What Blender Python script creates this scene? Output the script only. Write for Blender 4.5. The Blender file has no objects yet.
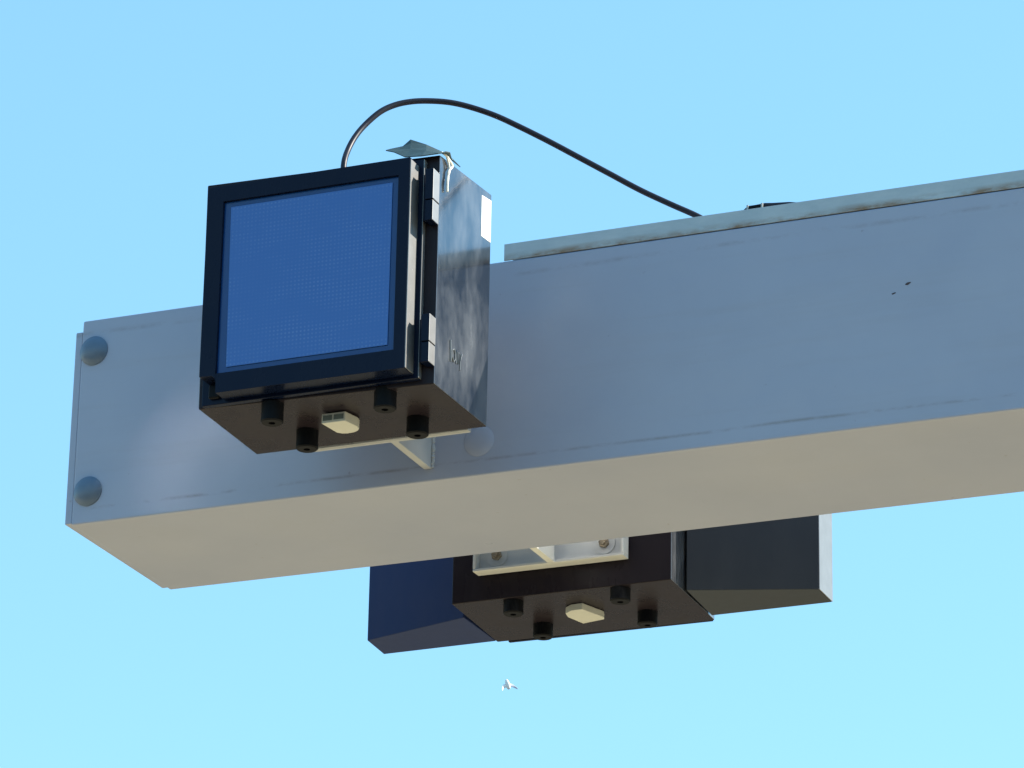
import bpy, bmesh, math, random
from mathutils import Vector, Matrix, noise
random.seed(7)
C = bpy.context.scene.collection
S = bpy.context.scene
Z0 = 3.88                                   # height of the beam's underside above the pavement
# ------------------------------------------------------------------ camera
cd = bpy.data.cameras.new('camera'); cam = bpy.data.objects.new('camera', cd); C.objects.link(cam); S.camera = cam
EL, ROLL, YAW = 0.367318, 0.0195033, -0.3971607
cd.sensor_width = 36; cd.lens = 36*4100/1024; cd.clip_start = .05; cd.clip_end = 9000
ce, se, cy, sy = math.cos(EL), math.sin(EL), math.cos(YAW), math.sin(YAW)
fwd = Vector((sy*ce, cy*ce, se)); r0 = Vector((cy, -sy, 0)); u0 = r0.cross(fwd)
rt = r0*math.cos(ROLL)+u0*math.sin(ROLL); up = -r0*math.sin(ROLL)+u0*math.cos(ROLL)
cam.matrix_world = Matrix(((rt.x, up.x, -fwd.x, 3.18776), (rt.y, up.y, -fwd.y, -5.70405), (rt.z, up.z, -fwd.z, -2.22948+Z0), (0, 0, 0, 1)))
# ------------------------------------------------------------------ world, sun
SUN = Vector((2.0, 1.0, 1.70)).normalized()
sel = math.asin(SUN.z); saz = math.atan2(SUN.x, SUN.y)
w = bpy.data.worlds.new('World'); S.world = w; w.use_nodes = True
nt = w.node_tree; bg = nt.nodes['Background']
sky = nt.nodes.new('ShaderNodeTexSky'); sky.sky_type = 'NISHITA'; sky.sun_disc = False
sky.sun_elevation = sel; sky.sun_rotation = saz; sky.air_density = 1.5; sky.dust_density = .05; sky.ozone_density = 6.0; sky.altitude = 100
tint = nt.nodes.new('ShaderNodeMix'); tint.data_type = 'RGBA'; tint.blend_type = 'MULTIPLY'; tint.inputs[0].default_value = 1
tint.inputs[7].default_value = (.87, .985, .97, 1)
nt.links.new(sky.outputs[0], tint.inputs[6]); hz = nt.nodes.new('ShaderNodeMix'); hz.data_type = 'RGBA'; hz.inputs[0].default_value = .42; hz.inputs[7].default_value = (1.24, 2.86, 4.1, 1)   # thin even haze
nt.links.new(tint.outputs[2], hz.inputs[6]); nt.links.new(hz.outputs[2], bg.inputs[0]); bg.inputs[1].default_value = .15
sd = bpy.data.lights.new('sun', 'SUN'); sd.energy = 4.4; sd.angle = math.radians(.53); sd.color = (1, .93, .82)
so = bpy.data.objects.new('sun', sd); C.objects.link(so); so.rotation_euler = SUN.to_track_quat('Z', 'Y').to_euler(); so.location = (20, 10, 30)
S.view_settings.view_transform = 'Standard'; S.view_settings.look = 'None'; S.view_settings.exposure = .90; S.view_settings.gamma = 1
S.cycles.blur_glossy = .1; S.cycles.sample_clamp_indirect = 0
S.render.resolution_x = 1024; S.render.resolution_y = 768

# ------------------------------------------------------------------ helpers
def tag(o, label=None, cat=None, group=None, kind=None):
    if label: o['label'] = label
    if cat: o['category'] = cat
    if group: o['group'] = group
    if kind: o['kind'] = kind
    return o
def empty(name, loc):
    o = bpy.data.objects.new(name, None); C.objects.link(o); o.location = loc; o.empty_display_size = .1; return o
def obj(name, bm, mat, parent=None, smooth=False, bevel=0.0, seg=2):
    bmesh.ops.recalc_face_normals(bm, faces=bm.faces)
    me = bpy.data.meshes.new(name); bm.to_mesh(me); bm.free()
    o = bpy.data.objects.new(name, me); C.objects.link(o)
    for m in (mat if isinstance(mat, list) else [mat]): me.materials.append(m)
    if parent is not None:
        o.parent = parent; L = world_loc(parent)
        for v in me.vertices: v.co -= L
    if smooth or bevel:
        for p in me.polygons: p.use_smooth = True
        me.set_sharp_from_angle(angle=math.radians(40))
    if bevel:
        b = o.modifiers.new('bevel', 'BEVEL'); b.width = bevel; b.segments = seg; b.limit_method = 'ANGLE'; b.angle_limit = math.radians(35)
        b.harden_normals = True
    return o
def world_loc(p):
    L = Vector((0, 0, 0))
    while p is not None: L += p.location; p = p.parent
    return L
def hexa(bm, c):            # 8 corners: bottom 4 (ccw), top 4
    v = [bm.verts.new((x, y, z+Z0)) for x, y, z in c]
    for f in ((0, 3, 2, 1), (4, 5, 6, 7), (0, 1, 5, 4), (1, 2, 6, 5), (2, 3, 7, 6), (3, 0, 4, 7)):
        bm.faces.new([v[i] for i in f])
def box(bm, x0, x1, y0, y1, z0, z1):
    hexa(bm, [(x0, y0, z0), (x1, y0, z0), (x1, y1, z0), (x0, y1, z0), (x0, y0, z1), (x1, y0, z1), (x1, y1, z1), (x0, y1, z1)])
def prism(bm, pts, axis, a, b):   # polygon in the two other axes extruded along axis
    def P(p, t):
        q = list(p); q.insert(axis, t); return (q[0], q[1], q[2]+Z0)
    A = [bm.verts.new(P(p, a)) for p in pts]; B = [bm.verts.new(P(p, b)) for p in pts]; n = len(pts)
    bm.faces.new(A[::-1]); bm.faces.new(B)
    for i in range(n): bm.faces.new((A[i], A[(i+1) % n], B[(i+1) % n], B[i]))
def lathe(bm, prof, centre, axis, n=32):  # prof [(r, h)] along axis direction
    ax = Vector(axis).normalized(); a = ax.orthogonal().normalized(); b = ax.cross(a); c = Vector(centre)+Vector((0, 0, Z0))
    rings = []
    for r, h in prof:
        if r < 1e-6: rings.append([bm.verts.new(c+ax*h)])
        else: rings.append([bm.verts.new(c+ax*h+(a*math.cos(t*2*math.pi/n)+b*math.sin(t*2*math.pi/n))*r) for t in range(n)])
    for p, q in zip(rings, rings[1:]):
        for i in range(n):
            j = (i+1) % n
            if len(p) == 1 and len(q) == 1: continue
            if len(p) == 1: bm.faces.new((p[0], q[i], q[j]))
            elif len(q) == 1: bm.faces.new((p[i], q[0], p[j]))
            else: bm.faces.new((p[i], q[i], q[j], p[j]))
def tube(bm, pts, r, n=12):
    pts = [Vector(p) for p in pts]; rings = []; prev = None
    for i, p in enumerate(pts):
        d = (pts[min(i+1, len(pts)-1)]-pts[max(i-1, 0)]).normalized()
        a = d.orthogonal().normalized() if prev is None else (prev-d*prev.dot(d)).normalized()
        prev = a; b = d.cross(a); rr = r[i] if isinstance(r, list) else r
        rings.append([bm.verts.new(p+Vector((0, 0, Z0))+(a*math.cos(t*2*math.pi/n)+b*math.sin(t*2*math.pi/n))*rr) for t in range(n)])
    for p, q in zip(rings, rings[1:]):
        for i in range(n): bm.faces.new((p[i], p[(i+1) % n], q[(i+1) % n], q[i]))
    bm.faces.new(rings[0][::-1]); bm.faces.new(rings[-1])
def spline(P, k=8):
    P = [Vector(p) for p in P]; out = []
    for i in range(len(P)-1):
        a, b, c, d = P[max(i-1, 0)], P[i], P[i+1], P[min(i+2, len(P)-1)]
        for j in range(k):
            t = j/k
            out.append(.5*((2*b)+(c-a)*t+(2*a-5*b+4*c-d)*t*t+(3*b-a-3*c+d)*t**3))
    return out+[P[-1]]
# ------------------------------------------------------------------ materials
class N:
    def __init__(s, name):
        s.m = bpy.data.materials.new(name); s.m.use_nodes = True; s.t = s.m.node_tree; s.b = s.t.nodes['Principled BSDF']
        s.tc = s.t.nodes.new('ShaderNodeTexCoord')
    def map(s, scale=(1, 1, 1), loc=(0, 0, 0), rot=(0, 0, 0)):
        n = s.t.nodes.new('ShaderNodeMapping'); n.inputs['Scale'].default_value = scale; n.inputs['Location'].default_value = loc
        n.inputs['Rotation'].default_value = rot
        s.t.links.new(s.tc.outputs['Object'], n.inputs[0]); return n.outputs[0]
    def noise(s, vec, scale, detail=6, rough=.6, dist=0):
        n = s.t.nodes.new('ShaderNodeTexNoise'); n.inputs['Scale'].default_value = scale; n.inputs['Detail'].default_value = detail
        n.inputs['Roughness'].default_value = rough; n.inputs['Distortion'].default_value = dist
        s.t.links.new(vec, n.inputs['Vector']); return n.outputs[0]
    def ramp(s, fac, stops):
        n = s.t.nodes.new('ShaderNodeValToRGB'); e = n.color_ramp.elements
        while len(e) < len(stops): e.new(.5)
        for k, (p, c) in zip(e, stops):
            k.position = p; k.color = (c if isinstance(c, tuple) else (c, c, c))+(1,)
        s.t.links.new(fac, n.inputs[0]); return n.outputs[0]
    def mix(s, fac, a, b, blend='MIX'):
        n = s.t.nodes.new('ShaderNodeMix'); n.data_type = 'RGBA'; n.blend_type = blend
        for k, v in ((0, fac), (6, a), (7, b)):
            if hasattr(v, 'links'): s.t.links.new(v, n.inputs[k])
            elif isinstance(v, tuple): n.inputs[k].default_value = v+(1,)
            else: n.inputs[k].default_value = v
        return n.outputs[2]
    def math(s, op, a, b=0.0, c=None):
        n = s.t.nodes.new('ShaderNodeMath'); n.operation = op
        for k, v in enumerate((a, b) if c is None else (a, b, c)):
            if hasattr(v, 'links'): s.t.links.new(v, n.inputs[k])
            else: n.inputs[k].default_value = v
        return n.outputs[0]
    def xyz(s, vec=None):
        n = s.t.nodes.new('ShaderNodeSeparateXYZ'); s.t.links.new(vec or s.tc.outputs['Object'], n.inputs[0]); return n.outputs
    def to(s, sock, v):
        if hasattr(v, 'links'): s.t.links.new(v, s.b.inputs[sock])
        else: s.b.inputs[sock].default_value = (v+(1,) if isinstance(v, tuple) else v)
    def bump(s, h, strength=.2, dist=.002):
        n = s.t.nodes.new('ShaderNodeBump'); n.inputs['Strength'].default_value = strength; n.inputs['Distance'].default_value = dist
        s.t.links.new(h, n.inputs['Height']); s.t.links.new(n.outputs[0], s.b.inputs['Normal'])

def beam_paint():
    n = N('pale_grey_beam_paint'); z = n.xyz()
    streak = n.noise(n.map((.9, .9, 14)), 3.2, 6, .62)
    blotch = n.noise(n.map((1, 1, 1)), 2.6, 5, .6)
    base = n.mix(n.ramp(blotch, [(.3, 0.0), (.75, 1.0)]), (.288, .312, .398), (.336, .358, .436))
    # dirt collected along the two welded seams, broken up lengthwise
    def band(z0, wdt):
        z0 = z0+Z0
        d = n.math('ABSOLUTE', n.math('SUBTRACT', z[2], z0)); return n.math('SUBTRACT', 1.0, n.math('MINIMUM', n.math('DIVIDE', d, wdt), 1.0))
    wob = n.math('MULTIPLY', n.math('SUBTRACT', n.noise(n.map((1, 1, 1)), 5, 2), .5), .006)
    zw = n.math('ADD', z[2], wob)
    z = [z[0], z[1], zw]
    brk = n.ramp(n.noise(n.map((1, 1, 2)), 9, 8, .75), [(.44, 0.0), (.62, 1.0)])
    dirt = n.math('MULTIPLY', n.math('ADD', band(.026, .004), n.math('MULTIPLY', band(.343, .006), .7)), brk)
    col = n.mix(n.math('MULTIPLY', dirt, .6), base, (.17, .14, .11))
    col = n.mix(n.math('MULTIPLY', n.ramp(streak, [(.52, 0.0), (.8, 1.0)]), .16), col, (.26, .25, .24))
    spec = n.ramp(n.noise(n.map((1, 1, 1)), 60, 2, .5), [(.74, 0.0), (.79, 1.0)])
    col = n.mix(n.math('MULTIPLY', spec, .35), col, (.16, .12, .10))
    n.to('Base Color', col)
    n.to('Roughness', n.ramp(streak, [(.25, .26), (.8, .42)]))
    n.to('Specular IOR Level', .55)
    h = n.math('ADD', n.math('MULTIPLY', n.noise(n.map((1.2, 1.2, 1.2)), 3.5, 2, .5), 1.0), n.math('MULTIPLY', n.noise(n.map((1, 1, 1)), 90, 3, .5), .02))
    n.bump(h, .35, .012)
    return n.m
def black_paint(name, base=(.0022, .0055, .019), dust=.0, rough=.22, dcol=(.085, .092, .105), gloss=.10, stops=(.36, .72), mp=(7, 7, 2.2), det=6):
    n = N(name)
    v = n.noise(n.map(mp), 2.2, det, .60, .15)
    f = n.noise(n.map((30, 30, 9)), 2.5, 5, .7)
    m = n.math('MULTIPLY', n.ramp(v, [(stops[0], 0.0), (stops[1], 1.0)]), n.ramp(f, [(.2, .45), (.75, 1.0)]))
    n.to('Base Color', n.mix(n.math('MULTIPLY', m, dust), base, dcol)) 
    n.to('Roughness', n.math('ADD', n.math('MULTIPLY', m, .18), rough))
    n.to('Specular IOR Level', max(gloss, .13)); n.to('Coat Weight', max(0, gloss-.1)*.6); n.to('Coat IOR', 1.5+.3*gloss); n.to('Coat Roughness', .08)
    n.bump(n.math('ADD', v, n.math('MULTIPLY', f, .3)), .02, .002)
    return n.m
def plain(name, col, rough=.5, metal=0.0, var=.12, scale=20, bump=.05, spec=.5):
    n = N(name); v = n.noise(n.map(), scale, 5, .6)
    n.to('Base Color', n.mix(n.ramp(v, [(.3, 0.0), (.7, 1.0)]), tuple(c*(1-var) for c in col), tuple(min(1, c*(1+var)) for c in col)))
    n.to('Roughness', rough); n.to('Specular IOR Level', spec); n.to('Metallic', metal); n.bump(v, bump, .002); return n.m
def galvanised():
    n = N('rusty_galvanised_steel'); z = n.xyz()
    v = n.noise(n.map((6, 6, 14)), 3, 6, .7)
    col = n.mix(n.ramp(v, [(.3, 0.0), (.7, 1.0)]), (.34, .40, .43), (.43, .48, .50))
    low = n.math('SUBTRACT', 1.0, n.math('MINIMUM', n.math('DIVIDE', n.math('ABSOLUTE', n.math('SUBTRACT', z[2], .002)), .011), 1.0))
    rust = n.math('MULTIPLY', n.ramp(n.noise(n.map((1, 1, 3)), 14, 6, .7), [(.38, 0.0), (.62, 1.0)]), n.math('ADD', low, n.ramp(v, [(.62, 0.0), (.85, .5)])))
    col = n.mix(rust, col, (.20, .115, .05)); n.to('Base Color', col); n.to('Roughness', .55); n.to('Metallic', .1)
    n.bump(v, .15, .002); return n.m
def led():
    n = N('led_matrix_panel')
    P = .0066
    x, y, z = n.xyz()
    def cell(a):   # distance from the middle of a cell
        return n.math('ABSOLUTE', n.math('SUBTRACT', n.math('FRACT', n.math('DIVIDE', a, P)), .5))
    cx, cz = cell(x), cell(z)
    d = n.math('SQRT', n.math('ADD', n.math('MULTIPLY', cx, cx), n.math('MULTIPLY', cz, cz)))
    dot = n.ramp(d, [(.16, 1.0), (.32, 0.0)])
    patch = n.ramp(n.noise(n.map((7, 7, 16)), 1.3, 3, .6, .5), [(.42, .10), (.74, 1.0)])
    dots = n.math('MULTIPLY', dot, patch)
    n.to('Base Color', n.mix(n.math('MULTIPLY', dots, .19), (.018, .100, .345), (.33, .45, .62)))
    n.to('Roughness', .30); n.to('Coat Weight', .5); n.to('Coat Roughness', .06)
    n.bump(dots, .2, .0005); return n.m

M = dict(
 beam=beam_paint(),
 black=black_paint('black_cabinet_paint', dust=.03),
 hoodp=black_paint('faded_black_hood_paint', base=(.013, .026, .090), dust=.35, rough=.4, dcol=(.045, .058, .11)),  # left hood: blue sky reflection put into the black paint's colour
 hoodr=black_paint('charcoal_hood_paint', base=(.036, .042, .050), dust=.5, rough=.42, dcol=(.058, .062, .07)),  # right hood: greyer, lighter copy, light from that side painted in
 body=black_paint('weathered_black_cabinet_paint', base=(.0165, .0125, .0160), dust=.05, rough=.24, dcol=(.09, .08, .085)),
 chalk=black_paint('sun_bleached_black_paint', base=(.010, .013, .020), dust=1.0, rough=.15, dcol=(.20, .212, .225), gloss=.90, stops=(.38, .84), mp=(5, 6.5, 3.2)),  # mottled dust, plus the sunlit side's brightness put into the colour
 back=plain('bare_steel_back_panel', (.55, .55, .54), .24, 1.0, var=.05, scale=9, bump=.02),  # unseen back face made mirror-like to throw sunlight onto the beam
 rim=plain('dark_blue_glazing', (.003, .038, .15), .2, var=.05, bump=.0),
 led=led(), galv=galvanised(),
 rubber=plain('black_rubber', (.003, .0035, .005), .55, spec=.12),
 vent=plain('off_white_plastic', (.50, .50, .44), .5, var=.06),
 ventdark=plain('dark_vent_slot', (.10, .12, .11), .6),
 sticker=plain('white_tape', (.82, .82, .80), .45, var=.04),
 bracket2=plain('white_bracket_paint', (.60, .60, .57), .42, var=.06, scale=12),  # lighter copy of the bracket paint, far bracket's sunlit brightness painted in
 bracket=plain('pale_bracket_paint', (.34, .35, .36), .42, var=.08, scale=12),
 chip=plain('dark_rust_chip', (.06, .04, .04), .8),
 rust=plain('rusty_nut', (.33, .27, .19), .7, .3, var=.4, scale=80),
 steel=plain('dull_zinc', (.36, .35, .32), .45, .6),
 cable=plain('black_cable_sheath', (.014, .012, .020), .42, spec=.3),
 flap=plain('grey_green_torn_sheet', (.04, .075, .08), .6, var=.25),
 string=plain('pale_string', (.84, .80, .70), .8, var=.2, scale=60),
 plug=plain('grey_blue_plug_cap', (.095, .14, .20), .38, var=.12),
 metal=plain('bare_aluminium_edge', (.28, .28, .275), .5, .9, var=.08, scale=30),  # pale metal that paints in the brightness of sunlit edges
 white=plain('white_feathers', (.8, .8, .8), .8), wing=plain('pale_grey_wing_feathers', (.42, .46, .55), .8),
)
# ------------------------------------------------------------------ setting: unseen ground, laid out bright and dark to shape bounce light
def mat_ground(name, c1, c2, c3, sc):
    n = N(name); a = n.noise(n.map(), .35, 8, .65); b = n.noise(n.map(), sc, 8, .7)
    col = n.mix(n.ramp(a, [(.3, 0.0), (.7, 1.0)]), c1, c2)
    n.to('Base Color', n.mix(n.math('MULTIPLY', n.ramp(b, [(.45, 0.0), (.75, 1.0)]), .3), col, c3))
    n.to('Roughness', .85); n.bump(b, .3, .01); return n.m
def sheet(name, x0, x1, y0, y1, z, m):
    bm = bmesh.new(); bm.faces.new([bm.verts.new(p) for p in ((x0, y0, z), (x1, y0, z), (x1, y1, z), (x0, y1, z))])
    return tag(obj(name, bm, m), kind='structure')
sheet('ground', -4000, 4000, -4000, 4000, 0, mat_ground('dry_grassland', (.085, .070, .048), (.12, .095, .065), (.06, .05, .035), 7))
sheet('road', -400, 400, -13.5, -3.42, .004, mat_ground('asphalt', (.045, .045, .047), (.060, .059, .058), (.03, .03, .03), 60))  # unseen dark strip added to keep bounce off the beam's front
bm = bmesh.new()
for i in range(-40, 41):
    box(bm, i*6, i*6+3, -8.45, -8.33, .008-Z0, .010-Z0)
tag(obj('road_marking', bm, plain('white_road_paint', (.7, .7, .68), .6)), kind='structure')
bm = bmesh.new(); box(bm, -400, 400, -3.42, -3.27, -Z0, .13-Z0); tag(obj('kerb', bm, plain('kerb_concrete', (.38, .36, .32), .8)), kind='structure')
bm = bmesh.new(); box(bm, -400, 400, -3.265, 6.0, -Z0, .12-Z0)
tag(obj('pavement', bm, mat_ground('pale_sandy_paving', (.65, .49, .265), (.72, .56, .325), (.44, .33, .18), 9)), kind='structure')  # unseen bright strip added to bounce warm light onto the undersides
# ------------------------------------------------------------------ the gantry
W = .367; H = .3685; XE = 6.2
g = tag(empty('gantry_beam', (5.9, W/2, 0)), 'large pale grey square steel beam that reaches in from the right, with round plugs at its free end', 'beam')
bm = bmesh.new(); box(bm, 0, XE, 0, W, 0, H); obj('beam', bm, M['beam'], g, bevel=.0035, seg=3)
bm = bmesh.new(); box(bm, -.014, -.0005, .003, W-.003, .0035, .350); obj('end_plate', bm, M['beam'], g, bevel=.002)
for x, z in ((.0245, .3105), (.0285, .0570), (.7395, .0595)):
    bm = bmesh.new()
    k = 1 if x < .5 else .32
    lathe(bm, [(.0262, -.001), (.0262, .002*k), (.0245, .0035*k), (.021, .0075*k), (.014, .0115*k), (.007, .0133*k), (0, .0138*k)], (x, 0, z), (0, -1, 0), 40)
    obj('plug_cap', bm, M['plug'] if x < .5 else M['beam'], g, smooth=True)
for x, z, a, c in ((1.4635, .2325, .0062, .0022), (1.4400, .2190, .0040, .0014)):
    bm = bmesh.new()
    P = [(x+a*math.cos(t*.7854)*random.uniform(.7, 1.15), z+c*math.sin(t*.7854)*random.uniform(.7, 1.2)+.35*a*math.cos(t*.7854)*.6) for t in range(8)]
    A = [bm.verts.new((p[0], -.0004, p[1]+Z0)) for p in P]; bm.faces.new(A); A2 = [bm.verts.new((p[0], .001, p[1]+Z0)) for p in P]
    for i in range(8): bm.faces.new((A[i], A[(i+1) % 8], A2[(i+1) % 8], A2[i]))
    obj('paint_chip', bm, M['chip'], g)
bm = bmesh.new(); box(bm, 5.75, 6.05, W/2-.15, W/2+.15, -Z0+.15, -.002); obj('column', bm, M['beam'], g, bevel=.01)
bm = bmesh.new(); box(bm, 5.6, 6.2, W/2-.3, W/2+.3, -Z0+.1205, -Z0+.149); obj('base_plate', bm, M['steel'], g, bevel=.003)
# galvanised channel on top of the beam
bm = bmesh.new(); t = .003
hz = .3985
prism(bm, [(0, .3693), (0, hz), (.041, hz), (.041, .3693), (.038, .3693), (.038, hz-t), (t, hz-t), (t, .3693)], 0, .7765, XE-.1)
ch = obj('steel_channel', bm, M['galv'], None, bevel=.0006)
ch.location.z = .0
for v in ch.data.vertices: v.co -= Vector((.7765, 0, .3693+Z0))
ch.location = (.7765, 0, .3693+Z0)
tag(ch, 'thin galvanised steel channel with rusty lower edge lying along the top of the beam', 'channel')
# ------------------------------------------------------------------ mounting brackets
def bracket(side, label):
    yb = -.15 if side < 0 else .532           # cabinet face
    yf = 0 if side < 0 else W                 # beam face
    s = 1 if side < 0 else -1                 # from cabinet towards beam
    e = empty('mounting_bracket', (.65, yf, Z0+.02)); tag(e, label, 'bracket', 'pale brackets between the beam and the cabinets')
    sx = 0 if side < 0 else .012
    mb = M['bracket'] if side < 0 else M['bracket2']
    x0, x1, zb, zt, t, dp = .504+sx, .784+sx, .0205, .33, .005, (.0125 if side < 0 else .0260)
    def bx_(bm, x0, x1, ya, yb2, z0, z1): box(bm, x0, x1, min(ya, yb2), max(ya, yb2), z0, z1)
    y1 = yb+s*.0015
    bm = bmesh.new(); bx_(bm, x0, x1, y1, y1+s*t, zb, zt); obj('back_plate', bm, mb, e, bevel=.0015)
    bm = bmesh.new(); bx_(bm, x0, x1, y1+s*(t+.0003), y1+s*dp, zb, zb+t); obj('bottom_flange', bm, mb, e, bevel=.0012)
    for a in (x0, x1-t):
        bm = bmesh.new(); bx_(bm, a, a+t, y1+s*(t+.0003), y1+s*dp, zb+t+.0003, zt); obj('side_flange', bm, mb, e, bevel=.0012)
    bm = bmesh.new(); bx_(bm, .6445+sx, .6575+sx, y1+s*(dp+.0003), yf-s*.0004, zb+.0006, zt-.02)
    obj('web', bm, mb, e, bevel=.001)
    for x in (.5480+sx*.5, .7480+sx*.5):
        for z in (.0520, .27):
            bm = bmesh.new(); y = y1+s*(t+.0002)
            lathe(bm, [(.0195, 0), (.0195, .002), (.006, .0022), (0, .0022)], (x, y, z), (0, s, 0), 28); wsh = obj('washer', bm, mb, e, smooth=True)
            bm = bmesh.new(); lathe(bm, [(.0095, .0021), (.0095, .008), (.0085, .009), (.005, .009), (.005, .013), (0, .013)], (x, y, z), (0, s, 0), 6); obj('nut', bm, M['rust'], wsh)
    if side < 0:   # weld bead of the web on the beam
        bm = bmesh.new(); rnd = random.Random(3); P = []; R = []
        for i in range(120):
            P.append((.6590+rnd.uniform(-.0008, .0008), -.0012, .0225+i*.0022)); R.append(rnd.uniform(.0022, .0044))
        tube(bm, P, R, 8); obj('weld_bead', bm, mb, e, smooth=True)
bracket(-1, 'pale steel bracket holding the near cabinet off the front face of the beam')
bracket(1, 'pale steel bracket with round washers showing below the far edge of the beam')
# ------------------------------------------------------------------ signal cabinets
def boss(parent, x, y, zb, h=.030):
    bm = bmesh.new(); r = .0178
    lathe(bm, [(0, -h+.008), (.0055, -h+.008), (.0055, -h), (r-.002, -h), (r, -h+.002), (r*.98, -h*.5), (r, .002), (0, .002)], (x, y, zb), (0, 0, 1), 32)
    obj('mounting_boss', bm, [M['rubber']], parent, smooth=True)
def vent(parent, pts, zb, h, slots):
    bm = bmesh.new(); prism(bm, pts, 2, zb-h, zb-.0003); v = obj('drain_vent', bm, M['vent'], parent, bevel=.0012)
    for (ax, ay, bx, by) in slots:    # dark openings standing in the front wall, rims proud around them
        bm = bmesh.new(); box(bm, ax, bx, ay-.0006, by, zb-h+.004, zb-.004); obj('vent_slot', bm, M['ventdark'], v)
def hood_poly(parent, poly, z0, z1, mat):
    bm = bmesh.new(); prism(bm, poly, 2, z0, z1); obj('side_hood', bm, mat, parent, bevel=.0015)

def bleach(o, back=False):          # sun-facing sides take a brighter material, sunlight put into the colour
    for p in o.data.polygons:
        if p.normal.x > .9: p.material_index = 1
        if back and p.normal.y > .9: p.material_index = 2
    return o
# near cabinet ---------------------------------------------------------
f = tag(empty('signal_cabinet', (.615, -.25, Z0+.0235)), 'black square signal cabinet with blue dotted screen and hinged door, in front of the beam', 'signal cabinet', 'black signal cabinets on the beam')
bm = bmesh.new()
hexa(bm, [(.4125, -.3552, .0285), (.8150, -.3552, .0195), (.8168, -.15, .0209), (.4155, -.15, .0234), (.4095, -.3552, .4120), (.8148, -.3552, .4030), (.8168, -.15, .4190), (.4120, -.15, .4250)])
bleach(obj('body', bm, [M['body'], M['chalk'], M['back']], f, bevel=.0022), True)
d = bmesh.new(); box(d, .4240, .7925, -.3670, -.3556, .0275, .3950); dl = obj('door', d, M['black'], f, bevel=.0015)
# door frame: plate with square opening and a notched lower-left corner
bm = bmesh.new()
X0, X1, ZB, ZT, YF, YK = .4345, .7838, .0335, .3835, -.4000, -.3674
ix0, ix1, iz0, iz1 = .4625, .7650, .0660, .3575
ZT = .3850
out = [(.4640, ZB), (X1, ZB), (X1, ZT), (X0, ZT), (X0, .0635), (.4560, .0625), (.4620, .0580), (.4640, .0510)]
inn = [(ix0, iz0), (ix1, iz0), (ix1, iz1), (ix0, iz1)]
def ringv(P, y): return [bm.verts.new((x, y, z+Z0)) for x, z in P]
oF, oB, iF, iB = ringv(out, YF), ringv(out, YK), ringv(inn, YF), ringv(inn, YK)
for o_, i_ in ((oF, iF), (oB, iB)):
    bm.faces.new((o_[0], o_[1], i_[1], i_[0])); bm.faces.new((o_[1], o_[2], i_[2], i_[1])); bm.faces.new((o_[2], o_[3], i_[3], i_[2]))
    bm.faces.new((o_[3], o_[4], i_[3])); bm.faces.new((o_[4], o_[5], o_[6], i_[0], i_[3])); bm.faces.new((o_[6], o_[7], o_[0], i_[0]))
for F_, B_ in ((oF, oB), (iF, iB)):
    for i in range(len(F_)): bm.faces.new((F_[i], F_[(i+1) % len(F_)], B_[(i+1) % len(F_)], B_[i]))
obj('frame', bm, M['black'], dl, bevel=.0022)
bm = bmesh.new(); box(bm, ix0+.0003, ix1-.0003, -.3945, -.3900, iz0+.0003, iz1-.0003); gl = obj('window_pane', bm, M['rim'], dl)
bm = bmesh.new(); hexa(bm, [(.4785, -.3962, .0760), (.7532, -.3962, .0765), (.7532, -.3950, .0765), (.4785, -.3950, .0760), (.4745, -.3962, .3475), (.7537, -.3962, .3480), (.7537, -.3950, .3480), (.4745, -.3950, .3475)])
obj('led_panel', bm, M['led'], gl, bevel=.0004)
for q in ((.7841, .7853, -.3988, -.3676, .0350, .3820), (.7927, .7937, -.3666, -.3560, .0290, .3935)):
    bm = bmesh.new(); box(bm, *q); obj('edge_trim', bm, M['metal'], dl)  # bright strips added where the door's edges catch the sun
bm = bmesh.new(); box(bm, .438, .458, -.3745, -.3672, .036, .060); obj('latch', bm, M['rubber'], dl, bevel=.004, seg=3)
for z0, z1, sp_ in ((.283, .370, .318), (.0475, .1268, .081)):
    bm = bmesh.new()
    box(bm, .8015, .8158, -.3805, -.3553, sp_+.0006, z1); box(bm, .8022, .8155, -.3800, -.3553, z0, sp_-.0006)
    box(bm, .7945, .8012, -.3700, -.3553, z0+.004, z1-.004)
    h_ = bleach(obj('hinge', bm, [M['black'], M['metal']], f, bevel=.0012))  # sun-facing hinge sides get bright metal to paint in their sunlight
for x, y in ((.537, -.345), (.538, -.219), (.7268, -.340), (.7280, -.218)): boss(f, x, y, .0235)
vp = [(.5940, -.2870), (.6345, -.2870), (.6420, -.2560), (.6400, -.2450), (.6350, -.2385), (.6270, -.2340), (.6150, -.2325), (.6060, -.2350), (.6000, -.2410)]
vent(f, vp, .0225, .0165, [(.5965, -.2870, .6125, -.2860), (.6150, -.2870, .6320, -.2860)])
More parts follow.
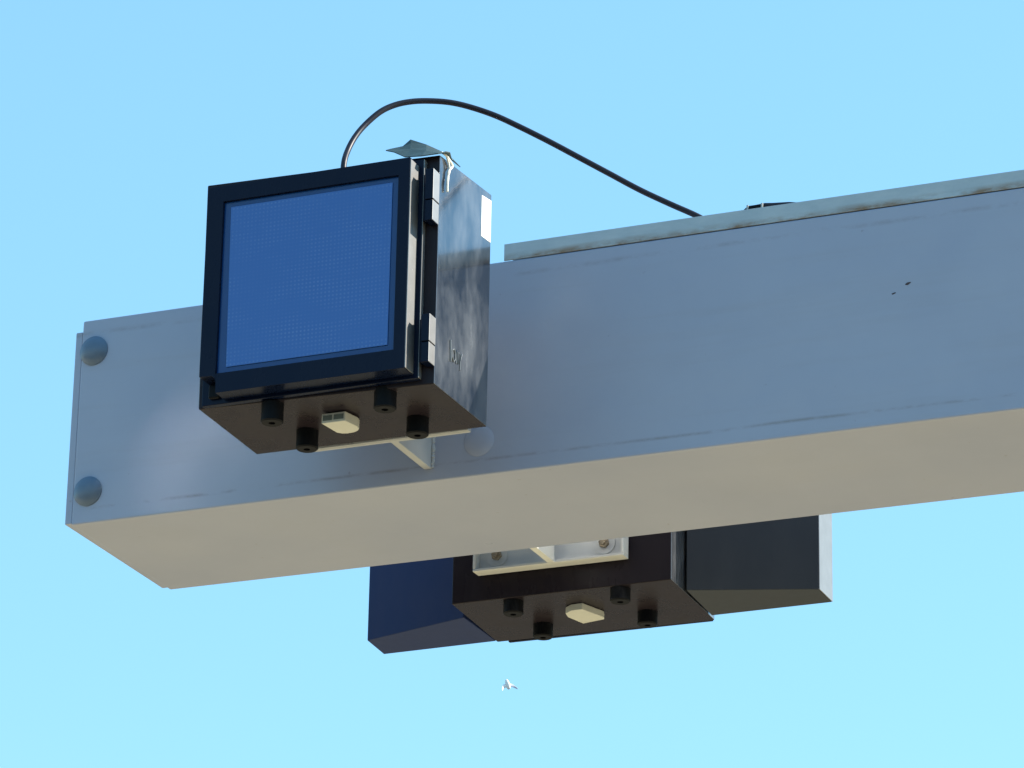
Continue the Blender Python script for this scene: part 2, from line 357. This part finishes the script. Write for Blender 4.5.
# white tape and scrawl on the side wall
bm = bmesh.new(); hexa(bm, [(.8155, -.1905, .3315), (.8170, -.1905, .3315), (.8173, -.1525, .3345), (.8155, -.1525, .3345), (.8155, -.1905, .4020), (.8168, -.1905, .4020), (.8171, -.1525, .4075), (.8155, -.1525, .4075)])
obj('white_tape', bm, M['sticker'], f)
bm = bmesh.new(); X = .81655
def stroke(P, r=.0011): tube(bm, [(X, a, b) for a, b in P], r, 6)
stroke([(-.300, .112), (-.298, .090), (-.297, .078)], .0015)
stroke([(-.292, .098), (-.286, .102), (-.281, .096), (-.281, .086), (-.286, .081), (-.292, .086), (-.292, .098)])
stroke([(-.276, .082), (-.276, .103), (-.268, .084), (-.268, .103)], .0013)
stroke([(-.262, .103), (-.260, .092), (-.254, .105)], .0010); stroke([(-.260, .092), (-.261, .076)], .0010)
obj('scrawl', bm, plain('rubbed_pale_scrawl', (.15, .17, .185), .7), f)

# far cabinet ----------------------------------------------------------
b = tag(empty('signal_cabinet', (.665, .65, Z0-.024)), 'black cabinet behind the beam, mostly hidden, with wide flared side hoods', 'signal cabinet', 'black signal cabinets on the beam')
ZF = -.024
bm = bmesh.new()
q = [(.4647, .535), (.8735, .532), (.8670, .7705), (.4560, .7640)]
hexa(bm, [(x, y, ZF) for x, y in q]+[(x, y, .362) for x, y in q])
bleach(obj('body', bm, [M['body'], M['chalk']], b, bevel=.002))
bm = bmesh.new(); box(bm, .474, .862, .7712, .7785, ZF+.0008, .352); db = obj('door', bm, M['black'], b, bevel=.0015)
bm = bmesh.new(); box(bm, .50, .85, .7788, .806, .000, .34); obj('frame', bm, M['black'], db, bevel=.002)
bm = bmesh.new(); box(bm, .53, .82, .8062, .8076, .04, .31); obj('led_panel', bm, M['led'], db)
hood_poly(b, [(.2381, .6804), (.4545, .6130), (.4555, .7590), (.2326, .766)], ZF+.0005, .36, M['hoodp'])
hood_poly(b, [(.8770, .5975), (1.0931, .6667), (1.0924, .7418), (.8705, .7451)], ZF+.0005, .36, M['hoodr'])
bm = bmesh.new(); prism(bm, [(1.0936, .6672), (1.0949, .6676), (1.0940, .7418), (1.0927, .7418)], 2, ZF+.0012, .3595); obj('edge_trim', bm, M['metal'], b)  # bright strip added over the hood's sunlit end
for x, y in ((.5730, .5555), (.5720, .6960), (.7735, .5510), (.7716, .6890)): boss(b, x, y, ZF, .024)
vent(b, [(.6475, .6130), (.6620, .6010), (.6840, .5990), (.7030, .6540), (.7000, .6650), (.6560, .6760), (.6440, .6330)], ZF-.0003, .0125, [])
# ------------------------------------------------------------------ cable, clamp, flap, string
cp = [(1.20, .075, .388), (1.15, .070, .394), (1.120, .062, .4060), (1.0943, .05, .4225), (1.0540, .0324, .4425), (1.0083, .0147, .4669), (.9625, -.0029, .4950), (.9165, -.0206, .5232), (.8703, -.0382, .5515), (.8239, -.0559, .5782),
      (.7865, -.0735, .5972), (.7491, -.0912, .6108), (.7208, -.1088, .6158), (.6927, -.1265, .6153), (.6683, -.1441, .6105), (.6460, -.1618, .6001), (.6276, -.1794, .5827), (.6097, -.1971, .5547), (.6008, -.2147, .5271), (.5974, -.2324, .4970), (.5995, -.25, .4663), (.601, -.255, .43), (.601, -.255, .417)]
bm = bmesh.new(); tube(bm, spline(cp, 6), .0049, 14)
ca = obj('power_cable', bm, M['cable'], None, smooth=True); tag(ca, 'black cable arching from the top of the near cabinet over to the beam', 'cable')
bm = bmesh.new(); lathe(bm, [(.012, 0), (.012, .008), (.009, .009), (.009, .022), (.0075, .024), (0, .024)], (.601, -.255, .4125), (0, 0, 1), 20)
obj('cable_gland', bm, M['rubber'], f, smooth=True)
e = tag(empty('cable_clamp', (1.21, .03, Z0+.3985)), 'small dark clamp with a stub of cable on top of the steel channel', 'clamp')
zc = .3990
bm = bmesh.new(); tube(bm, [(1.181, .02, zc+.002), (1.186, .02, zc+.005), (1.192, .02, zc+.0085), (1.222, .02, zc+.0105), (1.235, .02, zc+.009), (1.262, .02, zc+.0075), (1.29, .02, zc+.003)], [.002, .003, .0045, .0045, .0042, .0034, .002], 10); obj('cable_stub', bm, M['cable'], e, smooth=True)
bm = bmesh.new(); box(bm, 1.1945, 1.2165, .013, .027, zc, zc+.0120); obj('clamp_body', bm, M['rubber'], e, bevel=.002)
for x in (1.1925, 1.2170):
    bm = bmesh.new(); box(bm, x, x+.0032, .0115, .0285, zc, zc+.0125); obj('metal_band', bm, M['steel'], e, bevel=.0005)
# torn sheet on the near cabinet's top corner
bm = bmesh.new()
rows = [
 [(.7245, -.3620, .4205), (.7420, -.3690, .4120), (.7620, -.3705, .4000), (.7900, -.3700, .3975), (.8170, -.3680, .3985), (.8260, -.3560, .4055)],
 [(.7270, -.3600, .4220), (.7450, -.3600, .4195), (.7640, -.3560, .4190), (.7900, -.3540, .4130), (.8140, -.3480, .4080), (.8270, -.3440, .4090)],
 [(.7300, -.3580, .4235), (.7480, -.3530, .4260), (.7610, -.3480, .4330), (.7860, -.3440, .4240), (.8120, -.3380, .4130), (.8185, -.3200, .4105)],
 [(.7330, -.3560, .4240), (.7500, -.3500, .4290), (.7590, -.3450, .4410), (.7840, -.3400, .4305), (.8080, -.3300, .4180), (.8165, -.2800, .4125)]]
V = [[bm.verts.new((x, y, z+Z0)) for x, y, z in r] for r in rows]
for i in range(3):
    for j in range(5): bm.faces.new((V[i][j], V[i][j+1], V[i+1][j+1], V[i+1][j]))
fl = obj('torn_sheet', bm, M['flap'], None)
m = fl.modifiers.new('s', 'SOLIDIFY'); m.thickness = .0015; m.offset = 1
tag(fl, 'torn grey-green sheet lying crumpled on the top corner of the near cabinet', 'torn sheet')
bm = bmesh.new()
tube(bm, spline([(.8130, -.345, .4120), (.8185, -.3400, .4075), (.8195, -.3300, .4045), (.8200, -.3180, .3990), (.8195, -.3230, .3920), (.8190, -.3300, .3840), (.8188, -.3310, .3720), (.8190, -.3335, .3600), (.8188, -.3325, .3490)], 5), .0019, 8)
tube(bm, spline([(.8185, -.3370, .4060), (.8192, -.3300, .3960), (.8195, -.3275, .3850), (.8188, -.3320, .3750), (.8192, -.3345, .3630), (.8190, -.3320, .3520)], 5), .0016, 8)
tag(obj('string', bm, M['string'], None, smooth=True), 'frayed pale string hanging down the sunlit side of the near cabinet', 'string')
# ------------------------------------------------------------------ far-off bird
ray = (fwd + rt*(508-512)/4100 - up*(685-384)/4100)
bp = cam.matrix_world.translation + ray*190
bd = tag(empty('gull', bp), 'tiny white bird gliding in the sky below the far cabinet', 'bird')
def at_bird(bm, name, mat):
    bmesh.ops.recalc_face_normals(bm, faces=bm.faces)
    me = bpy.data.meshes.new(name); bm.to_mesh(me); bm.free(); me.materials.append(mat)
    for p in me.polygons: p.use_smooth = True
    o = bpy.data.objects.new(name, me); C.objects.link(o); o.parent = bd
    ss = o.modifiers.new('s', 'SUBSURF'); ss.levels = 1; ss.render_levels = 1; return o
Z0s, Z0 = Z0, 0
bm = bmesh.new(); tube(bm, [(0, -.20, 0), (0, -.15, .01), (0, -.08, .01), (0, .02, 0), (0, .12, .0), (0, .20, .005), (0, .24, .0), (0, .27, -.005)], [.05, .08, .10, .11, .10, .08, .06, .03], 12); at_bird(bm, 'body', M['white'])
for s in (-1, 1):
    bm = bmesh.new()
    P = [(.0, .10, .02, .26, .05), (.14, .13, .04, .26, .03), (.26, .08, .04, .25, .02), (.36, -.04, .01, .21, .015), (.43, -.20, -.05, .12, .01)]
    ring = []
    for x, y, z, c, t in P:
        ring.append([bm.verts.new((s*x, y, z)), bm.verts.new((s*x, y-c*.4, z+t)), bm.verts.new((s*x, y-c, z)), bm.verts.new((s*x, y-c*.4, z-t))])
    for a, c in zip(ring, ring[1:]):
        for i in range(4): bm.faces.new((a[i], a[(i+1) % 4], c[(i+1) % 4], c[i]))
    bm.faces.new(ring[0]); bm.faces.new(ring[-1])
    at_bird(bm, 'wing', M['wing'] if s < 0 else M['white'])
Z0 = Z0s
nb = Vector((.80, -.58, .12)).normalized(); wx = -Vector((.55, .80, .30)); wx = (wx-nb*wx.dot(nb)).normalized()
zb_ = -nb; yb_ = zb_.cross(wx)
bd.rotation_euler = Matrix(((wx.x, yb_.x, zb_.x), (wx.y, yb_.y, zb_.y), (wx.z, yb_.z, zb_.z))).to_euler()
bd.scale = (1.05, 1.05, 1.05)
